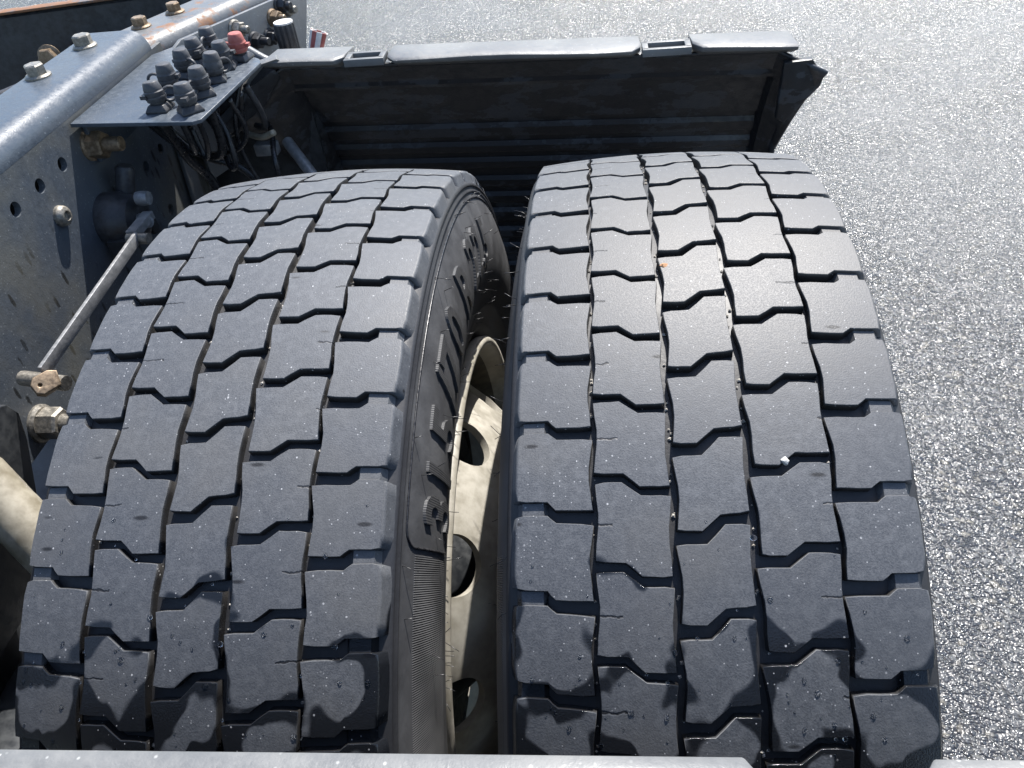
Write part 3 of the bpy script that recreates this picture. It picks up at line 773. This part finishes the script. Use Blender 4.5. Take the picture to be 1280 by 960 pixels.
mb = MB(); mb.tube([(-.66, -.006, .356), (-.606, -.016, .356)], .008, 12); rl_(mb.build('ball_stud', M_bolt, lev, angle=40))

# ------------------------------------------------------------------ shock absorber tube and brackets, lower left
sh = empty('damper_tube', (-.64, -.1, .25), 'dirty cream painted diagonal damper tube beside the inner tyre', 'damper')
mb = MB(); p0 = Vector((-.78, -.035, .415)); p1 = Vector((-.555, -.175, .165))
mb.tube([p0, p0.lerp(p1, .5), p1], .026, 28); rl_(mb.build('outer_tube', M_tube, sh, angle=40))
mb = MB(); mb.tube([p1, p1 + (p1 - p0).normalized() * .18], .017, 20); rl_(mb.build('rod', M_steel, sh, angle=40))
br = empty('damper_bracket', (-.67, -.1, .25), 'dark rounded bracket plate behind the cream damper tube', 'bracket')
bp = plate('plate', [(-.30, .17), (-.115, .17), (-.040, .300), (-.030, .328), (-.036, .345), (-.052, .354), (-.30, .372)], [], .010, Matrix.Translation((-.672, 0, 0)) @ MX, .0012)
rl_(link('plate', bp, M_dark, br))
mb = MB(); mb.box((-.735, -.27, .10), (.05, .36, .17)); rl_(mb.build('dark_filler_block', M_dark, br, bevel=.003))  # added dark block, covers bright ground where shade belongs
ax = empty('axle', (-.9, 0, GZ), 'dark axle tube running under the chassis rail to the wheels', 'axle')
mb = MB(); mb.tube([(-1.9, 0, 0), (-.50, 0, 0), (-.20, 0, 0)], [.075, .075, .10], 28); rl_(mb.build('tube', M_dark, ax, angle=40))
mb = MB(); mb.box((-.80, -.02, .10), (.13, .26, .12)); rl_(mb.build('spring_seat', M_dark, ax, bevel=.006))
hub = MB(); hub.lathe([(.16, -.20), (.16, -.10), (.125, -.06), (.105, -.02), (.105, .17), (.09, .19)], 40, frame_m((-.17, 0, 0), (1, 0, 0)))
rl_(hub.build('hub', M_dark, ax, angle=40))
drum = MB(); drum.lathe([(.205, -.27), (.208, -.05), (.200, -.035), (.12, -.032)], 48, frame_m((-.225, 0, 0), (1, 0, 0)))
rl_(drum.build('light_blocking_drum', M_dark, ax, angle=40))  # added drum, keeps the disc hand holes dark
arm_ = empty('added_dark_arm', (-.70, -.3, .1), 'added dark suspension arm filling the shaded gap between the chassis rail and the inner tyre', 'suspension arm')  # added arm, darkens the open corner below the rail
mb = MB(); mb.tube(spline([(-.64, .12, .02), (-.65, -.12, .06), (-.66, -.32, .05), (-.68, -.62, -.02)]), .062, 16); rl_(mb.build('beam', M_dark, arm_, smooth=True))
mb = MB(); mb.lathe([(.07, -.05), (.075, -.04), (.075, .04), (.07, .05)], 28, frame_m((-.65, -.33, .06), (1, 0, 0))); rl_(mb.build('bush', M_hose, arm_, angle=40))
bel = empty('added_air_spring', (-.82, -.22, .1), 'added black rubber air spring filling the shaded gap under the chassis rail', 'air spring')  # added bellows, helps fill the shaded corner with dark
mb = MB(); mb.lathe([(.06, -.16), (.09, -.14), (.105, -.08), (.10, -.02), (.112, .05), (.11, .12), (.09, .15)], 32, Matrix.Translation((-.80, -.30, .08))); rl_(mb.build('bellows', M_hose, bel, smooth=True))
mb = MB(); mb.lathe([(.085, .15), (.085, .166)], 32, Matrix.Translation((-.80, -.30, .08))); rl_(mb.build('top_plate', M_dark, bel, angle=40))

# ------------------------------------------------------------------ mudguards
def mudguard(sgn, label, R0, a_top, lipy, lipz, notches, x0, x1, ribs=True, skew=0.0, skewz=0.0):
    mg = empty('mudguard', (-.17, sgn * .6, 0), label, 'mudguard', 'mudguard quarters round the wheels')
    def C(x, R, a): return (x, sgn * R * math.cos(R_(a)), R * math.sin(R_(a)) + skewz * (x + .17))
    rows = []
    angs = []
    a = a_top
    while a > -14: angs.append(a); a -= .5
    for a in angs:
        f = (a_top - a) / (a_top + 14)
        rb = 0.0
        dd = (a_top - a)
        if dd > 4.2: rb = .010
        if 3.9 < dd < 4.8: rb = -.003
        if ribs and dd > 11: rb += .0055 * (1 if (dd % 3.2) < 1.6 else 0)
        cin = .055 * min(1, f * 3.5)                              # the side cheeks narrow going down
        rows.append([C(x0 - .092 + cin, R0 - .075 + cin * .6, a), C(x0 - .05 + cin * .5, R0 - .045, a), C(x0, R0 - .004, a), C(x0 + .006, R0 + rb, a), C((x0 + x1) / 2, R0 + rb, a),
                     C(x1 - .006, R0 + rb, a), C(x1, R0 - .004, a), C(x1 + .030 - cin * .2, R0 - .020, a), C(x1 + .055 - cin * .6, R0 - .034, a)])
    inner = MB().strip(rows)
    n = len(rows[0])
    me = inner.mesh('panel'); o = rl_(link('panel', me, M_guard, mg)); me.shade_smooth(); me.set_sharp_from_angle(angle=R_(24))
    sm = o.modifiers.new('thickness', 'SOLIDIFY'); sm.thickness = .004; sm.offset = 0
    # top lip: flat dusty flange, cut by the clip notches
    yN, zN = lipy, lipz
    segs = []; xs = x0 - .01
    for (na, nb) in notches: segs.append((xs, na)); xs = nb
    segs.append((xs, x1 + .012))
    for (sa, sb) in segs:
        m = MB(); rr = []; zN0 = zN
        stops = [sa] + ([sa + .012] if sa > x0 else []) + [sa + (sb - sa) * k / 6 for k in range(1, 6)] + ([sb - .012] if sb < x1 else []) + [sb]
        N = len(stops) - 1
        for x in stops:
            zN = zN0 + skewz * (x + .17)
            cut = .016 if (x == sa and sa > x0) or (x == sb and sb < x1) else 0.0
            wv = .0012 * math.sin(x * 23) if ribs else 0.0
            y0, y1 = yN + wv + cut + skew * x, yN + .070
            rr.append([(x, sgn * y0, zN + wv), (x, sgn * (y0 + .008), zN + .002 + wv), (x, sgn * y1, zN - .003), (x, sgn * (y1 + .004), zN - .016), (x, sgn * (y0 + .030), zN - .018), (x, sgn * (y0 + .003), zN - .006)])
        zN = zN0; m.strip(rr, closed=True); q = len(rr[0]); m.F.append(list(range(q))); m.F.append(list(range(N * q + q - 1, N * q - 1, -1)))
        rl_(m.build('lip', M_lip, mg, bevel=.0012))
    for (na, nb) in (notches if ribs else []):
        c = (na + nb) / 2; w = (nb - na); m = MB()
        y0 = sgn * (yN + .004); y1 = sgn * (yN + .030)
        for (bx, by, bw, bd) in ((c, y0, w * .94, .007), (c, y1, w * .94, .007), (na + .006, (y0 + y1) / 2, .008, .026), (nb - .006, (y0 + y1) / 2, .008, .026)):
            m.box((bx, by, zN + skewz * (c + .17) - .003), (bw, bd, .010))
        rl_(m.build('clip', M_lip, mg, bevel=.001))
    return mg
far = mudguard(1, 'black far mudguard quarter with dusty lip and two clips beyond the tyres', .70, 41.0, .500, .474, [(-.412, -.352), (-.006, .062)], -.515, .185, skewz=-.034)
near = mudguard(-1, 'pale near mudguard lip crossing the bottom edge in front of both tyres', .70, 43.0, .4275, .501, [(-.001, .049)], -.515, .185, False, -.022)
# ear at the outer end of the far mudguard
m = poly_plate([(.184, .512, .436), (.221, .512, .438), (.230, .516, .424), (.241, .522, .408), (.240, .526, .396), (.222, .528, .374), (.198, .528, .345), (.186, .528, .352)], (0, .012, 0))
rl_(m.build('corner_ear', M_guard, far, bevel=.002))
m = poly_plate([(-.56, .474, .455), (-.515, .500, .476), (-.512, .508, .462), (-.545, .500, .425), (-.588, .455, .405), (-.600, .440, .425)], (0.004, .006, 0))
rl_(m.build('corner_flap', M_guard, far, bevel=.001))

m = MB(); edge = [(-.500, .506, .487), (-.523, .500, .483), (-.5445, .495, .466), (-.560, .486, .447), (-.568, .478, .432)]
m.strip([[(x, y, z), (x - .003, y - .004, z + .004), (x - .010, y + .016, z + .004), (x - .008, y + .018, z - .002)] for x, y, z in edge], closed=True)
m.F.append([0, 1, 2, 3]); m.F.append([19, 18, 17, 16]); rl_(m.build('sloping_lip', M_lip, far, bevel=.0008))
# ------------------------------------------------------------------ hoses and small parts under the panel
def hose(pts, r, mat, label, grp='cables under the connector panel'):
    o = MB().tube(spline(pts), r, 10).build('cable', mat, None, smooth=True); return tag(o, label, 'cable', grp)
hose([(-.66, .40, .455), (-.645, .42, .415), (-.615, .43, .392), (-.588, .42, .395), (-.575, .41, .42), (-.57, .40, .47)], .0062, M_hose, 'thick black hose looping under the connector panel next to the rail')
hose([(-.60, .50, .47), (-.60, .46, .41), (-.585, .43, .372), (-.57, .42, .385), (-.575, .43, .43), (-.60, .44, .47)], .0045, M_hose, 'thin black cable looping lowest under the connector panel')
hose([(-.62, .36, .47), (-.625, .40, .40), (-.62, .43, .35), (-.60, .43, .26)], .0065, M_hose, 'grey banded hose dropping steeply behind the inner tyre')
hose([(-.55, .47, .475), (-.565, .45, .43), (-.57, .45, .38), (-.55, .45, .30)], .0032, M_hose, 'thin black cable falling straight from the red capped corner')
hose([(-.545, .41, .475), (-.54, .42, .43), (-.56, .43, .40), (-.60, .44, .385)], .0036, M_hose, 'thin black cable curving from the plate edge towards the mudguard')
hose([(-.57, .36, .475), (-.58, .38, .43), (-.60, .40, .40), (-.61, .41, .44)], .0036, M_hose, 'thin black cable dropping from mid plate into the loops')
hose([(-.60, .60, .40), (-.55, .52, .385), (-.53, .46, .37), (-.53, .45, .30)], .0040, M_hose, 'thin black cable angling down close to the mudguard flap')
hose([(-.58, .50, .39), (-.545, .47, .395), (-.52, .46, .405)], .0045, M_tube, 'short tan cable sleeve between the hoses under the connector panel')
hose([(-.64, .52, .46), (-.63, .50, .42), (-.60, .48, .40), (-.57, .47, .415), (-.555, .47, .46)], .0050, M_hose, 'black hose bowing behind the other cables under the panel')
hose([(-.66, .44, .43), (-.63, .46, .375), (-.59, .47, .35), (-.555, .47, .30)], .0055, M_hose, 'long black cable slanting from rail to tyre in the dark gap')
hose([(-.585, .345, .485), (-.59, .36, .44), (-.605, .385, .415), (-.63, .40, .43), (-.645, .39, .47)], .0040, M_hose, 'thin black cable looping nearest the front edge of the panel')
hose([(-.53, .44, .48), (-.525, .45, .44), (-.535, .47, .41), (-.56, .50, .40)], .0045, M_blk, 'black cable hugging the outer plate edge beside the mudguard flap')
o = MB(); o.tube([(-.53, .52, .365), (-.48, .46, .335), (-.455, .43, .30)], .0085, 14); tag(o.build('brake_pipe', M_steel, None, angle=40), 'grey metal pipe stub rising behind the inner tyre top', 'pipe')
o = MB(); o.box((-.555, .50, .365), (.034, .018, .018)); tag(o.build('cable_clip', M_steel, None, bevel=.002), 'small shiny metal clip in the dark gap beside the mudguard', 'clip')
m = poly_plate([(-.700, .52, .47), (-.696, .545, .46), (-.690, .50, .25), (-.694, .475, .25)], (.006, 0, 0))
tag(m.build('edge_strip', M_frame2, None, bevel=.001), 'narrow upright steel strip at the end of the shaded rail web', 'bracket')
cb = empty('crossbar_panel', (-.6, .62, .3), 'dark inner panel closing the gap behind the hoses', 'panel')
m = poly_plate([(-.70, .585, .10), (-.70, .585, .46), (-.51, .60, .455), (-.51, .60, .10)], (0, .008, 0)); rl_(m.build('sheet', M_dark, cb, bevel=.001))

# canister, arm and striped sleeve beyond the panel
can = empty('canister', (-.55, .69, .40), 'black ribbed canister standing behind the couplings', 'canister')
mb = MB(); rr = []
for h in (0, .004, .066, .069):
    rw_ = []
    for i in range(48):
        a = 2 * math.pi * i / 48; r = (.0165 if (i % 4) < 2 else .0150) * (1 if 0 < h < .069 else .94); rw_.append((-.552 + r * math.cos(a), .690 + r * math.sin(a), .415 + h))
    rr.append(rw_)
mb.strip(rr, closed=True); mb.F.append(list(range(48))); mb.F.append(list(range(48 * 4 - 1, 48 * 3 - 1, -1)))
rl_(mb.build('body', M_blk, can, angle=30))
mb = MB(); mb.lathe([(.0150, 0), (.0150, .0025), (.006, .003)], 32, Matrix.Translation((-.552, .690, .4842))); rl_(mb.build('lid', M_whitep, can, angle=40))
arm = empty('support_arm', (-.6, .6, .45), 'grey curved steel arm running from couplings towards the mudguard', 'bracket')
m = MB().tube(spline([(-.655, .66, .455), (-.63, .640, .475), (-.60, .625, .470), (-.56, .62, .447), (-.49, .60, .432)]), .0085, 12); rl_(m.build('arm', M_frame2, arm, smooth=True))
m = MB(); m.box((-.50, .645, .437), (.075, .04, .006)); rl_(m.build('foot_plate', M_whitep, arm, bevel=.001))
slv = empty('striped_sleeve', (-.49, .65, .45), 'pale and red striped plastic sleeve behind the mudguard lip', 'sleeve')
d = Vector((.35, .25, .9)).normalized()
for k in range(10):
    a0 = 2 * math.pi * k / 10; a1 = 2 * math.pi * (k + 1) / 10; Mf = frame_m((-.500, .648, .443), d); rws = []
    for h, r in ((0, .0115), (.038, .0135)):
        rws.append([Mf @ Vector((r * math.cos(a0 + (a1 - a0) * i / 3), r * math.sin(a0 + (a1 - a0) * i / 3), h)) for i in range(4)] + [Mf @ Vector(((r - .003) * math.cos(a0 + (a1 - a0) * i / 3), (r - .003) * math.sin(a0 + (a1 - a0) * i / 3), h)) for i in (3, 2, 1, 0)])
    s_ = MB().strip(rws, closed=True); s_.F.append(list(range(8))); s_.F.append(list(range(15, 7, -1)))
    rl_(s_.build('stripe', M_red if k % 2 else M_whitep, slv))

# ------------------------------------------------------------------ cross member, upper left
cm = empty('cross_member', (-1.2, 1.0, .3), 'dark cross member with a rusty tan upper edge behind the rail', 'cross member')
a = Vector((-1.75, .86, .455)); b = Vector((-.80, 1.075, .455)); u = (b - a).normalized(); w = Vector((-u.y, u.x, 0))
def cp(p, o, z): q = p + w * o; return (q.x, q.y, z)
m = MB().strip([[cp(p, 0, .14), cp(p, 0, .452), cp(p, .006, .457), cp(p, .012, .452), cp(p, .012, .14)] for p in (a, b)]); rl_(m.build('web', M_dark, cm, angle=40))
m = MB().strip([[cp(p, -.006, .459), cp(p, -.006, .464), cp(p, .022, .464), cp(p, .022, .459)] for p in (a, b)], closed=True); rl_(m.build('top_edge', M_rustf, cm, bevel=.001))
m = poly_plate([(-1.10, .955, .40), (-1.0, .978, .405), (-.97, .985, .37), (-.99, .98, .31), (-1.08, .96, .30), (-1.12, .95, .34)], (0.004, -.010, 0)); rl_(m.build('boss', M_dark, cm, bevel=.004))
m = MB(); hex_bolt(m, frame_m((-1.13, .93, .39), (.2, -1, .1)), af=.03, h=.015, wr=.022); rl_(m.build('bolt', M_bronze, cm, angle=35))
tag(MB().tube(spline([(-1.25, .42, .42), (-1.02, .52, .44), (-.93, .60, .45), (-.88, .70, .44), (-.86, .85, .40)]), .011, 14).build('air_hose', M_blk, None, smooth=True), 'black air hose lying inboard of the chassis rail', 'hose')
t2 = empty('air_tank', (-1.0, .5, .4), 'blue grey tank end with a small fitting inboard of the rail', 'tank')
mb = MB(); mb.lathe([(.02, .012), (.05, .008), (.062, 0), (.066, -.02), (.066, -.25)], 32, frame_m((-.985, .455, .435), (0.1, .1, 1))); rl_(mb.build('shell', M_frame, t2, smooth=True))
mb = MB(); hex_bolt(mb, frame_m((-.965, .475, .447), (.1, .1, 1)), af=.014, h=.009, wr=.009); rl_(mb.build('fitting', M_bolt, t2, angle=35))
